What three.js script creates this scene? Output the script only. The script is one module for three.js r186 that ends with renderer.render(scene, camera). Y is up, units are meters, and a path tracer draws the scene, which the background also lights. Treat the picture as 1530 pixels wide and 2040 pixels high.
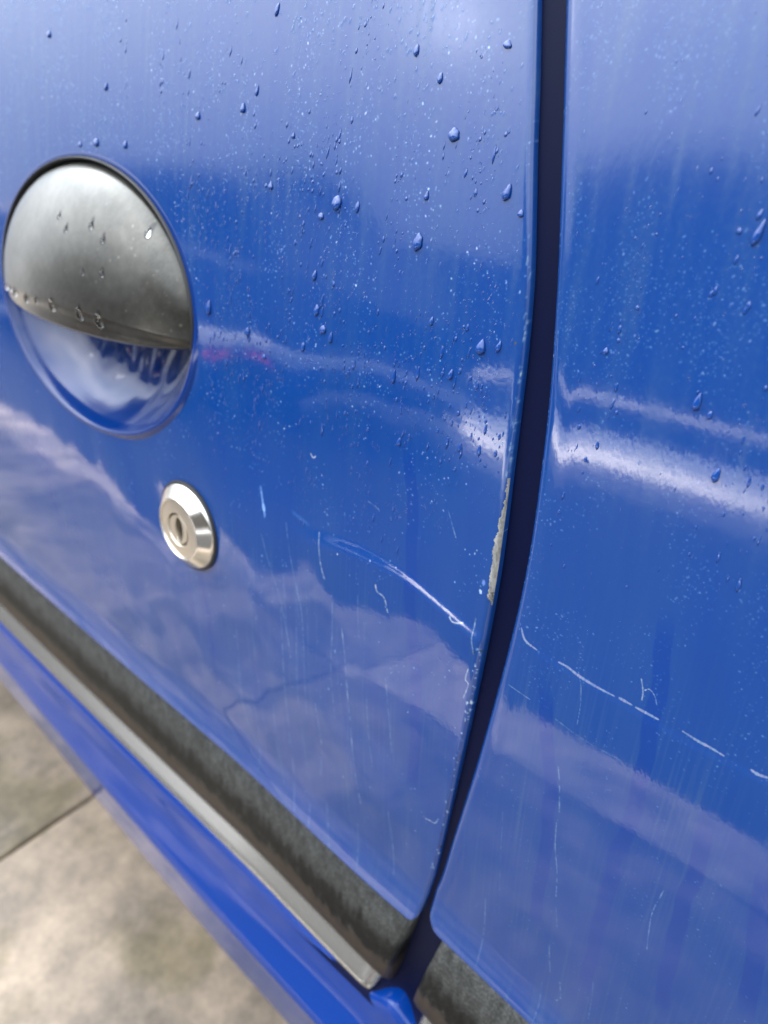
import * as THREE from 'three';
import { RoundedBoxGeometry } from 'three/addons/geometries/RoundedBoxGeometry.js';
import { mergeGeometries } from 'three/addons/utils/BufferGeometryUtils.js';
import { ImprovedNoise } from 'three/addons/math/ImprovedNoise.js';

// ---------------------------------------------------------------- camera, sky, sun, exposure
const H0 = 0.74;                       // height of the camera; measures on the car are taken up and down from it
const scene = new THREE.Scene();
const camera = new THREE.PerspectiveCamera(70.26, 768 / 1024, 0.01, 200);
{
  const right = new THREE.Vector3(0.7438, -0.0120, -0.6683).normalize();
  const back = new THREE.Vector3(0.5843, 0.4972, 0.6414);
  back.addScaledVector(right, -back.dot(right)).normalize();
  const up = new THREE.Vector3().crossVectors(back, right);
  camera.quaternion.setFromRotationMatrix(new THREE.Matrix4().makeBasis(right, up, back));
  camera.position.set(0, H0, 0.14);
  camera.focus = 0.198;
  camera.userData.fStop = 11;
}
const SKY = 1.0;
const noise3 = new ImprovedNoise();
const N = (x, y, z = 0.37) => noise3.noise(x, y, z);
const clamp = (v, a = 0, b = 1) => Math.min(b, Math.max(a, v));
const smooth = (a, b, v) => { const t = clamp((v - a) / (b - a)); return t * t * (3 - 2 * t); };
const lerp = (a, b, t) => a + (b - a) * t;
function random(seed) { let s = seed >>> 0; return () => { s = (s + 0x6D2B79F5) | 0; let t = Math.imul(s ^ (s >>> 15), 1 | s); t = (t + Math.imul(t ^ (t >>> 7), 61 | t)) ^ t; return ((t ^ (t >>> 14)) >>> 0) / 4294967296; }; }

{ // overcast sky with broken brighter clouds
  const w = 512, h = 256, data = new Float32Array(w * h * 4);
  for (let j = 0; j < h; j++) for (let i = 0; i < w; i++) {
    const el = ((j + 0.5) / h - 0.5) * Math.PI, az = (i + 0.5) / w * Math.PI * 2 - Math.PI;
    const x = Math.cos(el) * Math.cos(az), z = Math.cos(el) * Math.sin(az), y = Math.sin(el);
    const cloud = N(x * 2.2 + 5, y * 4, z * 2.2) * 0.6 + N(x * 5 + 2, y * 9, z * 5) * 0.3;
    const up = clamp(y * 1.2 + 0.1);
    const side = smooth(-0.2, 1, -0.86 * x + 0.5 * z);       // brighter towards the front of the car
    const wob = 0.02 * N(x * 14, y * 14, z * 14), ang = (a, b, c) => Math.acos(clamp(x * a + y * b + z * c, -1, 1)) + wob;
    const gap = Math.exp(-Math.pow(ang(-0.612, 0.470, 0.636) / 0.042, 4));   // bright patch added to the sky for a glint in the door paint
    const L = ((0.24 + 2.15 * up * up) * (1 + 0.5 * cloud) * (0.58 + 0.62 * side) + 2.6 * gap * (1 + 0.5 * cloud)) * SKY;
    const k = clamp(0.5 + cloud);
    const o = (j * w + i) * 4;
    data[o] = L * lerp(0.82, 1.0, k); data[o + 1] = L * lerp(0.95, 1.0, k); data[o + 2] = L * lerp(1.10, 1.0, k); data[o + 3] = 1;
  }
  const sky = new THREE.DataTexture(data, w, h, THREE.RGBAFormat, THREE.FloatType);
  sky.mapping = THREE.EquirectangularReflectionMapping; sky.magFilter = THREE.LinearFilter; sky.needsUpdate = true;
  scene.background = sky; scene.environment = sky;
}
const sun = new THREE.DirectionalLight(0xfff2e0, 2.4);
sun.position.set(-1.6, 2.9, -1.9); sun.target.position.set(-0.3, 0.4, 0); sun.shadow.radius = 24; sun.castShadow = true;
sun.shadow.camera.left = sun.shadow.camera.bottom = -6; sun.shadow.camera.right = sun.shadow.camera.top = 6;
scene.add(sun, sun.target);

const renderer = new THREE.WebGLRenderer({ antialias: true });
renderer.setSize(768, 1024);
renderer.toneMapping = THREE.LinearToneMapping;
renderer.toneMappingExposure = 3.2;
renderer.shadowMap.enabled = true;

// ---------------------------------------------------------------- measured marks on the paint, in tenths of a millimetre
const SCRD = [[0.5,3,[[-1969,-1465],[-1917,-1594],[-1872,-1688],[-1835,-1836],[-1810,-1972]]],[0.45,3,[[-1824,-1364],[-1794,-1520],[-1743,-1708],[-1730,-1903],[-1726,-2214]]],[0.75,4,[[-1650,-1339],[-1638,-1434],[-1626,-1481],[-1612,-1510]]],[0.95,5,[[-1372,-1430],[-1363,-1452],[-1331,-1461],[-1311,-1510]]],[0.5,3,[[-1573,-1593],[-1573,-1725],[-1577,-1890],[-1558,-2131]]],[0.55,4,[[-1527,-1669],[-1503,-1825],[-1480,-2054],[-1456,-2306],[-1424,-2515]]],[0.5,3,[[-1304,-1781],[-1281,-1927],[-1262,-2110]]],[0.45,4,[[-1668,-2122],[-1649,-2331],[-1670,-2544]]],[0.35,4,[[-2107,-2312],[-2082,-2512],[-2104,-2831]]],[0.3,4,[[-2172,-1982],[-2183,-2240],[-2174,-2510],[-2095,-2720]]],[0.4,3,[[-1774,-1805],[-1776,-2004],[-1774,-2190]]],[0.4,4,[[-1862,-1753],[-1859,-2051],[-1858,-2390],[-1853,-2806]]],[0.35,4,[[-1949,-2301],[-1956,-2552],[-1922,-2793]]],[0.9,5,[[-1056,-1398],[-1045,-1409],[-1024,-1406],[-1008,-1398]]],[0.9,4,[[-1715,-1065],[-1701,-1077],[-1687,-1066]]],[0.9,4,[[-1090,-2321],[-1071,-2316],[-1048,-2312],[-1033,-2278]]],[0.4,3,[[-1114,-1064],[-1088,-1111],[-1073,-1138]]],[0.35,3,[[-1440,-1151],[-1406,-1157],[-1390,-1162]]],[0.4,4,[[-1271,-2432],[-1254,-2616],[-1245,-2801]]],[0.35,4,[[-1453,-2667],[-1447,-2828],[-1435,-2991]]],[0.45,5,[[-1749,-2789],[-1737,-2952],[-1706,-3069]]],[0.4,5,[[-1853,-2806],[-1831,-2928],[-1801,-3046]]],[0.35,5,[[-1644,-2700],[-1619,-2882],[-1571,-3052]]],[0.5,4,[[-966,-1364],[-967,-1436],[-954,-1485]]],[0.7,4,[[-967,-1548],[-973,-1591],[-961,-1607],[-975,-1672]]],[0.6,5,[[-963,-2038],[-965,-2113],[-969,-2245]]]];
const SCRR = [[0.6,4,[[-628,-1726],[-612,-1795],[-598,-1890]]],[0.6,4,[[-600,-1935],[-589,-2039],[-568,-2139],[-556,-2253]]],[0.4,3,[[-550,-2299],[-534,-2391]]],[0.55,4,[[-812,-2518],[-804,-2696],[-811,-2938]]],[0.5,4,[[-550,-2511],[-530,-2655]]],[0.5,4,[[-260,-1914],[-273,-2026],[-270,-2103],[-259,-2201]]],[0.5,3,[[-628,-1379],[-611,-1420],[-601,-1484],[-599,-1545]]],[0.7,4,[[-462,-1310],[-450,-1343],[-447,-1369]]],[0.6,3,[[-446,-1338],[-436,-1329],[-420,-1339],[-408,-1363]]],[0.55,3,[[-828,-1538],[-786,-1545],[-751,-1549]]],[0.35,4,[[-664,-1567],[-573,-1583],[-460,-1582]]],[0.45,4,[[-491,-2668],[-477,-2747],[-490,-2785]]],[0.4,4,[[-383,-2530],[-375,-2642],[-371,-2749]]],[0.35,3,[[-783,-2039],[-771,-2227],[-756,-2459]]],[0.4,4,[[-552,-2747],[-546,-2874],[-551,-2986]]]];
const SCUFF = [[7,[[-820,-1331],[-807,-1358],[-790,-1370],[-760,-1377]]],[6,[[-691,-1381],[-661,-1382],[-626,-1391],[-570,-1397],[-518,-1398]]],[7,[[-506,-1396],[-468,-1398]]],[6,[[-459,-1399],[-428,-1400],[-395,-1401]]],[6,[[-334,-1399],[-290,-1405],[-266,-1405],[-228,-1409]]],[6,[[-165,-1409],[-148,-1412],[-124,-1407]]]];
const STRKD = [[32,[[-2421,-1784],[-2392,-1983],[-2383,-2583]]],[53,[[-1298,-861],[-1256,-1088],[-1223,-1392],[-1167,-1660],[-1150,-1958],[-1160,-2243]]]];
const STRKR = [[50,[[-724,-1415],[-667,-1694],[-632,-1831],[-617,-2087],[-616,-2483]]],[49,[[-448,-1075],[-407,-1350],[-390,-1685],[-404,-1941],[-408,-2252],[-403,-2649]]],[48,[[-216,-1552],[-204,-1820],[-202,-2053],[-175,-2459]]],[52,[[-70,-1607],[-14,-1937],[22,-2217]]]];
const CHIPL = [[-944,-913],[-943,-945],[-939,-980],[-941,-1011],[-945,-1035],[-945,-1066],[-951,-1088],[-950,-1114],[-949,-1146],[-946,-1185],[-945,-1226],[-945,-1259],[-942,-1283],[-941,-1305]];
const DROPS = [[-1174,103,32,17],[-1288,-92,33,31],[-1092,-214,29,37],[-1043,-259,20,18],[-1686,-279,36,36],[-1601,-285,16,27],[-1749,-321,24,20],[-1354,-356,30,44],[-1348,-239,17,22],[-1751,-492,23,30],[-2300,-674,34,47],[-1654,-666,20,31],[-1691,-646,25,22],[-1728,-595,21,34],[-2070,-720,25,31],[-1973,-788,25,16],[-1778,-717,17,26],[-1267,-552,16,24],[-1088,-588,35,36],[-1034,-577,20,28],[-1172,-678,22,27],[-1378,-730,18,38],[-1461,102,18,28],[-1365,37,17,26],[-2420,-55,27,25],[-2171,-32,26,27],[-3121,-154,37,30],[-3256,-165,30,21],[-2894,-157,26,29],[-3053,42,23,27],[-3554,243,28,25],[-2107,17,15,29],[-2050,232,17,35],[-1911,-106,16,17],[-1997,-252,25,21],[-1105,-869,16,23],[-1330,-917,18,25],[-506,-600,22,36],[-424,-745,19,33],[-473,-621,12,17],[-481,-250,21,48],[-744,-535,16,15]];
const FLAP = [[-3858,-799,19],[-3761,-795,14],[-3690,-799,21],[-3530,-799,21],[-3402,-785,16],[-3244,-783,30],[-3013,-785,28],[-2877,-792,32],[-3230,-429,16],[-3153,-472,18],[-2976,-444,22],[-2885,-488,20],[-2662,-449,24],[-2989,-619,14],[-2860,-609,20]];
const DROP_LABELS = [
  'wide dark rain drop at the top of the door close to the gap', 'heart-shaped rain drop high on the door, below the wide dark one', 'tall glossy rain drop at the door edge beside the gap', 'small rain drop touching the door edge just below the tall one',
  'slanted rain drop halfway between the handle top and the gap', 'thin rain run just right of the slanted drop', 'small rain drop just below left of the slanted drop', 'long clear rain drop in the upper middle of the door', 'small rain drop above the long clear drop', 'lone oblong rain drop in the middle of the door right of the flap',
  'large rain drop just right of the flap edge at the first pale reflection', 'rain drop at the right end of the upper pale reflection', 'small round rain drop left of the pair on the pale reflection', 'long rain drop hanging above the pale reflection bands', 'rain drop between the two pale reflection bands near the handle', 'tiny round rain drop on the lower pale reflection band',
  'narrow rain drop just right of the tiny round one', 'rain drop left of the broad drop near the door edge', 'broad rain drop near the door edge above the pale band', 'smaller rain drop between the broad one and the gap', 'rain drop sitting on the lower pale band near the gap', 'thin rain run crossing the lower pale band',
  'narrow rain run below the white patch at the door top', 'narrow rain run to the right of the one below the white patch', 'rain drop up and right of the handle with a bright top', 'pale rain drop next along from the bright one above the handle', 'bright rain drop on the rim directly above the flap', 'faint rain drop on the rim, left of the bright one',
  'thin rain drop on the rim, right of the bright one', 'white glinting rain drop above the handle on the pale haze', 'white glinting rain drop in the top corner farthest from the gap', 'thin white rain run between handle and the top of the door', 'long white rain run at the very top of the door', 'small rain drop below the pale streak reflection', 'blurred rain drop level with the top of the flap',
  'rain drop below the lowest pale band near the gap', 'small rain drop below the lower band in mid door', 'fat rain drop on the rear panel at the thin pale line', 'round blue rain drop on the rear panel above the white band', 'small rain drop beside the fat one on the rear panel', 'large blurred rain drop at the outer side of the rear panel', 'faint rain drop on the rear panel near the gap'];
const FLAP_LABELS = ['small drop at the front end of the flap edge', 'tiny drop second from the front end of the flap edge', 'drop third from the front end of the flap edge', 'drop fourth from the front end of the flap edge', 'small drop in the middle of the flap edge row', 'large drop left of the two biggest on the flap edge', 'first of the two biggest drops on the flap edge', 'biggest drop nearest the rear end of the flap edge',
  'small dark drop highest on the flap', 'dark drop just below the highest one on the flap', 'long dark drop in the upper middle of the flap', 'dark drop below right of the long one on the flap', 'dark drop nearest the rear rim of the flap', 'tiny dark drop low on the flap', 'dark drop right of the tiny low one on the flap'];

// ---------------------------------------------------------------- helpers
function geom(pos, idx, uv) {
  const g = new THREE.BufferGeometry();
  g.setAttribute('position', new THREE.Float32BufferAttribute(pos, 3));
  if (uv) g.setAttribute('uv', new THREE.Float32BufferAttribute(uv, 2));
  g.setIndex(idx); g.computeVertexNormals();
  return g;
}
function part(name, g, m, parent, label) {
  const o = new THREE.Mesh(g, m); o.name = name; o.castShadow = o.receiveShadow = true; parent.add(o);
  if (label) o.userData.label = label;
  return o;
}
function thing(name, label, category, group, kind) {
  const o = new THREE.Group(); o.name = name; scene.add(o);
  tag(o, label, category, group, kind); return o;
}
function tag(o, label, category, group, kind) {
  Object.assign(o.userData, { label, category });
  if (group) o.userData.group = group;
  if (kind) o.userData.kind = kind;
  return o;
}
/** a sheet of points p(i, j) -> [x, y, z], rows j, columns i; uv(i, j, point) */
function sheet(nx, ny, p, uv) {
  const pos = [], uvs = [], idx = [];
  for (let j = 0; j < ny; j++) for (let i = 0; i < nx; i++) {
    const q = p(i, j); pos.push(q[0], q[1], q[2]);
    if (uv) uvs.push(...uv(i, j, q));
  }
  for (let j = 0; j < ny - 1; j++) for (let i = 0; i < nx - 1; i++) {
    const a = j * nx + i, b = a + 1, c = a + nx, d = c + 1;
    idx.push(a, b, d, a, d, c);
  }
  return geom(pos, idx, uv ? uvs : null);
}
const box = (x0, x1, y0, y1, z0, z1, r = 0) => {
  const g = r ? new RoundedBoxGeometry(x1 - x0, y1 - y0, z1 - z0, 2, r) : new THREE.BoxGeometry(x1 - x0, y1 - y0, z1 - z0);
  return g.translate((x0 + x1) / 2, (y0 + y1) / 2, (z0 + z1) / 2);
};
/** profile points [y, z] run along x */
function along(xs, profile, f, uv) {
  return sheet(xs.length, profile.length, (i, j) => { const [b, z] = profile[profile.length - 1 - j]; return f(xs[i], b, z); }, uv);
}
/** Catmull-Rom through [u, v] points, n steps per span */
function curve(pts, n) {
  const out = [], P = (i) => pts[clamp(i, 0, pts.length - 1)];
  for (let i = 0; i < pts.length - 1; i++) for (let k = 0; k < n; k++) {
    const t = k / n, a = P(i - 1), b = P(i), c = P(i + 1), d = P(i + 2);
    out.push([0, 1].map((e) => 0.5 * (2 * b[e] + (c[e] - a[e]) * t + (2 * a[e] - 5 * b[e] + 4 * c[e] - d[e]) * t * t + (3 * b[e] - a[e] - 3 * c[e] + d[e]) * t * t * t)));
  }
  out.push(pts[pts.length - 1]);
  return out;
}
/** y looked up along a list of [x, y] sorted by x, smooth */
function lookup(list) {
  const c = curve(list, 8);
  return (x) => {
    if (x <= c[0][0]) return c[0][1] + (x - c[0][0]) * (c[1][1] - c[0][1]) / (c[1][0] - c[0][0]);
    for (let i = 1; i < c.length; i++) if (x <= c[i][0]) return lerp(c[i - 1][1], c[i][1], (x - c[i - 1][0]) / (c[i][0] - c[i - 1][0]));
    const a = c[c.length - 2], b = c[c.length - 1]; return b[1] + (x - b[0]) * (b[1] - a[1]) / (b[0] - a[0]);
  };
}
function canvasTexture(w, h, paint, srgb = true) {
  const c = document.createElement('canvas'); c.width = w; c.height = h;
  const ctx = c.getContext('2d'); paint(ctx, w, h);
  const t = new THREE.CanvasTexture(c); t.wrapS = t.wrapT = THREE.MirroredRepeatWrapping;
  if (srgb) t.colorSpace = THREE.SRGBColorSpace;
  return t;
}
function pixels(ctx, w, h, f) {
  const im = ctx.createImageData(w, h), d = im.data;
  for (let j = 0; j < h; j++) for (let i = 0; i < w; i++) {
    const c = f(i, j), o = (j * w + i) * 4; d[o] = c[0]; d[o + 1] = c[1]; d[o + 2] = c[2]; d[o + 3] = 255;
  }
  ctx.putImageData(im, 0, 0);
}

// ---------------------------------------------------------------- the shape of the car's flank (x along the car, b up from camera height, result z outwards)
const base = (x, b) => { const t = Math.max(0, b + 0.25), d = x + 0.08; return -t * t / 1.9 - d * d / 44; };
const doorEdge = lookup([[-0.33, -0.1155], [-0.2958, -0.1105], [-0.2753, -0.1067], [-0.2528, -0.1030], [-0.1896, -0.0959], [-0.1292, -0.0923], [-0.0836, -0.0940], [-0.0456, -0.0975], [-0.0121, -0.1046], [0.0188, -0.1119], [0.12, -0.138]]);
const rearEdge0 = lookup([[-0.33, -0.1075], [-0.2778, -0.1035], [-0.2552, -0.0993], [-0.1844, -0.0884], [-0.1249, -0.0831], [-0.0809, -0.0845], [-0.0444, -0.0894], [-0.0119, -0.0962], [0.0182, -0.1035], [0.12, -0.129]]);
const rearEdge = (b) => rearEdge0(b) - 0.0017;
const doorBottom = (x) => lerp(-0.2885, -0.2970, smooth(-0.24, -0.12, x));
const rearBottom = (x) => -0.2945 - 0.09 * (clamp(x, -0.1, 0.1) + 0.1) * 1.6;
const creaseLine = lookup([[-0.20, -0.1325], [-0.1775, -0.1326], [-0.1496, -0.1309], [-0.1269, -0.1320], [-0.1101, -0.1355], [-0.0991, -0.1385], [-0.0930, -0.1400]]);
const rearCrease = lookup([[-0.0830, -0.1320], [-0.0790, -0.1365], [-0.0552, -0.1386], [-0.0341, -0.1406], [-0.0125, -0.1405], [0.03, -0.141]]);
const rollOff = (d, r) => (d >= r ? 0 : -(r - Math.sqrt(Math.max(0, r * r - (r - Math.max(0, d)) ** 2))));
/** soft waves left in the sheet metal by the knock */
function waves(x, b) {
  const near = smooth(-0.285, -0.235, b) * smooth(-0.02, -0.13, b) * smooth(-0.42, -0.30, x);
  return near * (0.0011 * N(x / 0.042 + 3.1, b / 0.05) + 0.0002 * N(x / 0.02, b / 0.024 + 9)) + 0.00010 * N(x / 0.06, b / 0.05, 4.2);
}
function doorZ(x, b) {
  let z = base(x, b) + waves(x, b);
  const c = creaseLine(x), s = c - b, a = smooth(-0.190, -0.150, x) * smooth(-0.0915, -0.0965, x), w = lerp(0.0080, 0.0046, smooth(-0.18, -0.12, x));
  if (a > 0) z += a * lerp(0.00095, 0.00068, smooth(-0.18, -0.12, x)) * smooth(0, w, s) * Math.exp(-Math.max(0, s - w) / 0.03);
  const t = clamp((-0.262 - (b - doorBottom(x) - 0.2885)) / 0.0265); z += 0.0042 * t * t;
  const d = Math.min(doorEdge(b) - x, b - doorBottom(x) + 0.0003);
  return z + rollOff(d, 0.0020);
}
function rearZ(x, b) {
  let z = base(x, b) + 0.00012 * N(x / 0.05, b / 0.05, 7.7) - 0.0006;
  const c = rearCrease(x), s = c - b;
  z += 0.00017 * smooth(0, 0.0030, s) * Math.exp(-Math.max(0, s - 0.006) / 0.04) * smooth(-0.084, -0.07, x);
  const t = clamp((0.024 - (b - rearBottom(x))) / 0.024); z += 0.0036 * t * t;
  const e = x - rearEdge(b); z += 0.00012 * Math.exp(-((e - 0.0048) ** 2) / 0.000004) ;
  return z + rollOff(Math.min(e, b - rearBottom(x) + 0.0003), 0.0028);
}

// ---------------------------------------------------------------- materials of the car
const UVD = { x: -0.62, b: -0.30, w: 0.54, h: 0.36 }, UVR = { x: -0.115, b: -0.32, w: 0.17, h: 0.38 };
const PAINT = [3, 50, 122], DUST = [120, 116, 122];
/** how much road film lies on the paint: fine vertical runs, thicker towards the top, wiped away where water ran */
function film(x, b, strk) {
  const run = 0.5 + 0.5 * N(x / 0.0024 + b * 30, b / 0.03, 1.3), run2 = 0.5 + 0.5 * N((x + b * 0.12) / 0.011, b / 0.05, 2.3), fine = 0.5 + 0.5 * N(x / 0.0011, b / 0.0016, 5);
  const high = smooth(-0.16, 0.02, b);
  const thin = Math.max(0, N(x / 0.0009 + b * 6, b / 0.045, 9)) * (0.5 + 0.5 * N(x / 0.02, b / 0.05, 6));
  let a = 0.05 + (0.12 * run2 + 0.30 * thin * smooth(-0.10, -0.16, b)) * (1 - high) + high * (0.03 + 0.24 * run * run * (0.4 + run2) + 0.2 * Math.max(0, fine - 0.45) * (0.4 + run));
  for (const [w, pts] of strk) for (let i = 0; i < pts.length - 1; i++) {
    const [x0, b0] = pts[i], [x1, b1] = pts[i + 1];
    if (b > Math.max(b0, b1) || b < Math.min(b0, b1)) continue;
    const xc = lerp(x0, x1, (b - b0) / (b1 - b0)) + 0.0012 * N(b / 0.012, w * 900) , d = Math.abs(x - xc) / (w / 2);
    a *= lerp(1, lerp(0.12, 1, smooth(0.8, 1.0, d)), smooth(0, 0.014, pts[0][1] - b) * smooth(0, 0.01, b - pts[pts.length - 1][1]));
  }
  return a;
}
const M4 = (v) => v * 1e-4;
const pts4 = (l) => l.map(([x, b]) => [M4(x), M4(b)]);
function paintMaps(U, W, strk, scr, extra, seed, grains = 1) {
  const Hh = Math.round(W * U.h / U.w), px = W / U.w, a = new Float32Array(W * Hh);
  for (let j = 0; j < Hh; j++) for (let i = 0; i < W; i++) a[j * W + i] = film(U.x + (i + 0.5) / px, U.b + U.h - (j + 0.5) / px, strk);
  const X = (x) => (x - U.x) * px, Y = (b) => (U.b + U.h - b) * px;
  const color = canvasTexture(W, Hh, (ctx) => {
    pixels(ctx, W, Hh, (i, j) => { const t = a[j * W + i]; return [0, 1, 2].map((k) => lerp(PAINT[k], DUST[k], t)); });
    const rnd = random(seed);
    for (let k = 0; k < 60000; k++) {        // dust grains, and highlights of tiny drops painted as pale specks
      const x = U.x + rnd() * U.w, b = U.b + U.h * Math.pow(rnd(), 0.62);
      if (rnd() > 0.25 + 0.75 * smooth(-0.2, 0, b) || N(x / 0.013, b / 0.03, 8) < -0.15 + 0.5 * rnd()) continue;
      ctx.fillStyle = `rgba(${205 + rnd() * 40 | 0},${205 + rnd() * 40 | 0},${215 + rnd() * 35 | 0},${grains * (0.25 + 0.65 * rnd() * rnd())})`;
      const r = px * (0.00009 + 0.00022 * rnd() * rnd());
      ctx.beginPath(); ctx.ellipse(X(x), Y(b), r, r * (0.8 + rnd()), rnd() * 3, 0, 7); ctx.fill();
    }
    ctx.lineCap = 'round'; ctx.lineJoin = 'round';
    if (grains === 1) for (let k = 0; k < 46; k++) {        // fine run-down scratches low on the door
      const x = -0.25 + 0.125 * rnd(), b = -0.15 - 0.09 * rnd(), e = b - 0.015 - 0.05 * rnd(), bend = 0.006 * (rnd() - 0.25);
      scr.push([0.12 + 0.2 * rnd() * rnd(), 3, [0, 0.33, 0.66, 1].map((s) => [1e4 * (x + bend * s * s + 0.0004 * (rnd() - 0.5)), 1e4 * Math.max(-0.287, lerp(b, e, s))])]);
    }
    for (const [al, w, list] of scr) {         // scratches down to the primer, broken here and there
      const c = curve(pts4(list), 14);
      for (let i = 0; i < c.length - 1; i++) {
        if (rnd() < 0.10 + 0.25 * Math.max(0, N(i * 0.35, al * 90 + w))) continue;
        ctx.strokeStyle = `rgba(172,168,174,${Math.min(1, (grains < 1 ? 0.8 : 1.25) * al) * (0.45 + 0.55 * rnd()) * (0.7 + 0.5 * Math.abs(N(i * 0.21, al * 50)))})`; ctx.lineWidth = Math.max(0.8, w * 1.5e-4 * px * (0.35 + 0.5 * rnd()));
        ctx.beginPath(); ctx.moveTo(X(c[i][0] + 0.00012 * (rnd() - 0.5)), Y(c[i][1])); ctx.lineTo(X(c[i + 1][0]), Y(c[i + 1][1])); ctx.stroke();
      }
    }
    extra(ctx, X, Y, px, rnd);
  });
  const w2 = W >> 1, h2 = Hh >> 1;
  const rough = canvasTexture(w2, h2, (ctx) => pixels(ctx, w2, h2, (i, j) => { const v = 255 * clamp(0.045 + 0.015 * smooth(-0.15, -0.08, U.b + U.h - (j * 2 + 1) / px) + 0.10 * smooth(-0.065, 0.0, U.b + U.h - (j * 2 + 1) / px) + 0.42 * Math.max(0, a[j * 2 * W + i * 2] - 0.13)); return [v, v, v]; }), false);
  return { color, rough };
}
const STREAKS_DOOR = STRKD.map(([w, p]) => [M4(w), pts4(p)]), STREAKS_REAR = STRKR.map(([w, p]) => [M4(w), pts4(p)]);
const dm = paintMaps(UVD, 2048, STREAKS_DOOR, SCRD, (ctx, X, Y, px, rnd) => {
  // pale rub marks and small chips
  const blob = (x, b, w, h, rot, col) => { ctx.fillStyle = col; ctx.beginPath(); for (let k = 0; k < 26; k++) { const t = k / 26 * 6.2832, r = 0.75 + 0.5 * (rnd() - 0.5), u = Math.cos(t) * w * r, v = Math.sin(t) * h * r, c = Math.cos(rot), s = Math.sin(rot); ctx[k ? 'lineTo' : 'moveTo'](X(x + u * c - v * s), Y(b + u * s + v * c)); } ctx.fill(); };
  for (let k = 0; k < 5; k++) blob(-0.1974 + 0.0006 * k, -0.1285 - 0.0022 * k, 0.0007, 0.0022, 0.2, `rgba(150,185,235,${0.4 + 0.1 * (k % 3)})`);
  blob(-0.1955, -0.135, 0.0014, 0.002, 0, 'rgba(160,195,240,0.5)');
  for (let k = 0; k < 6; k++) blob(-0.1785 + 0.0014 * k, -0.1312 - 0.0003 * k, 0.0022, 0.0012, -0.3, 'rgba(105,140,200,0.10)');
  blob(-0.0963, -0.1270, 0.0007, 0.0011, 0.3, 'rgba(195,205,225,0.8)'); blob(-0.0957, -0.1238, 0.0007, 0.0014, 0, 'rgba(120,140,200,0.7)');
  for (let k = 0; k < 70; k++) {               // worn lower rear edge
    const b = lerp(-0.146, -0.262, Math.pow(rnd(), 1.6)), e = doorEdge(b) - 0.0004 - 0.0026 * rnd() * rnd();
    blob(e, b, 0.0001 + 0.0003 * rnd(), 0.0003 + 0.0012 * rnd() * rnd(), 0.1, rnd() < 0.3 ? 'rgba(30,32,38,0.8)' : `rgba(200,202,205,${0.4 + 0.5 * rnd()})`);
  }
  for (let k = 0; k < 34; k++) {               // thin worn line above the bare strip
    const b = lerp(-0.092, -0.030, Math.pow(rnd(), 1.3)), e = doorEdge(b) - 0.0003 - 0.0007 * rnd();
    blob(e, b, 0.0001 + 0.0002 * rnd(), 0.0004 + 0.0016 * rnd() * rnd(), 0.05, `rgba(170,172,176,${0.25 + 0.45 * rnd()})`);
  }
  blob(-0.0988, -0.0560, 0.0004, 0.0006, 0, 'rgba(110,80,40,0.7)');
}, 11);
const rm = paintMaps(UVR, 900, STREAKS_REAR, SCRR, (ctx, X, Y, px, rnd) => {
  ctx.lineCap = 'butt';
  for (const [w, list] of SCUFF) {
    const c = curve(pts4(list), 16);
    for (let i = 0; i < c.length - 1; i++) { ctx.strokeStyle = `rgba(${112 + 26 * rnd() | 0},${120 + 22 * rnd() | 0},160,${0.45 + 0.4 * rnd()})`; ctx.lineWidth = px * 0.0009 * (0.6 + 0.5 * rnd()) * (0.45 + 0.55 * Math.sin(Math.PI * Math.min(1, (i + 3) / (c.length + 2)))); ctx.beginPath(); ctx.moveTo(X(c[i][0]), Y(c[i][1])); ctx.lineTo(X(c[i + 1][0] + 0.0002), Y(c[i + 1][1])); ctx.stroke(); }
  }
  for (let k = 0; k < 60; k++) {               // chips along the front edge
    const b = lerp(-0.16, 0.03, rnd()), e = rearEdge(b) + 0.0003 + 0.0012 * rnd() * rnd();
    ctx.fillStyle = `rgba(205,208,220,${0.5 * rnd() + 0.15})`; ctx.fillRect(X(e), Y(b), px * 0.0002, px * (0.0002 + 0.0006 * rnd()));
  }
}, 23, 0.32);
const peel = canvasTexture(512, 512, (ctx, w, h) => pixels(ctx, w, h, (i, j) => { const v = 128 + 60 * N(i / 32, j / 32, 3) + 40 * N(i / 9, j / 11, 6); return [v, v, v]; }), false);
peel.wrapS = peel.wrapT = THREE.MirroredRepeatWrapping;
const paintMat = (maps) => { const bump = peel.clone(); bump.repeat.set(9, 6); bump.needsUpdate = true; return new THREE.MeshPhysicalMaterial({ color: 0xffffff, map: maps.color, roughness: 1, roughnessMap: maps.rough, bumpMap: bump, bumpScale: 0.00002, ior: 1.58 }); };
const lin = (r, g, b) => new THREE.Color().setRGB(r, g, b);
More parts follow.
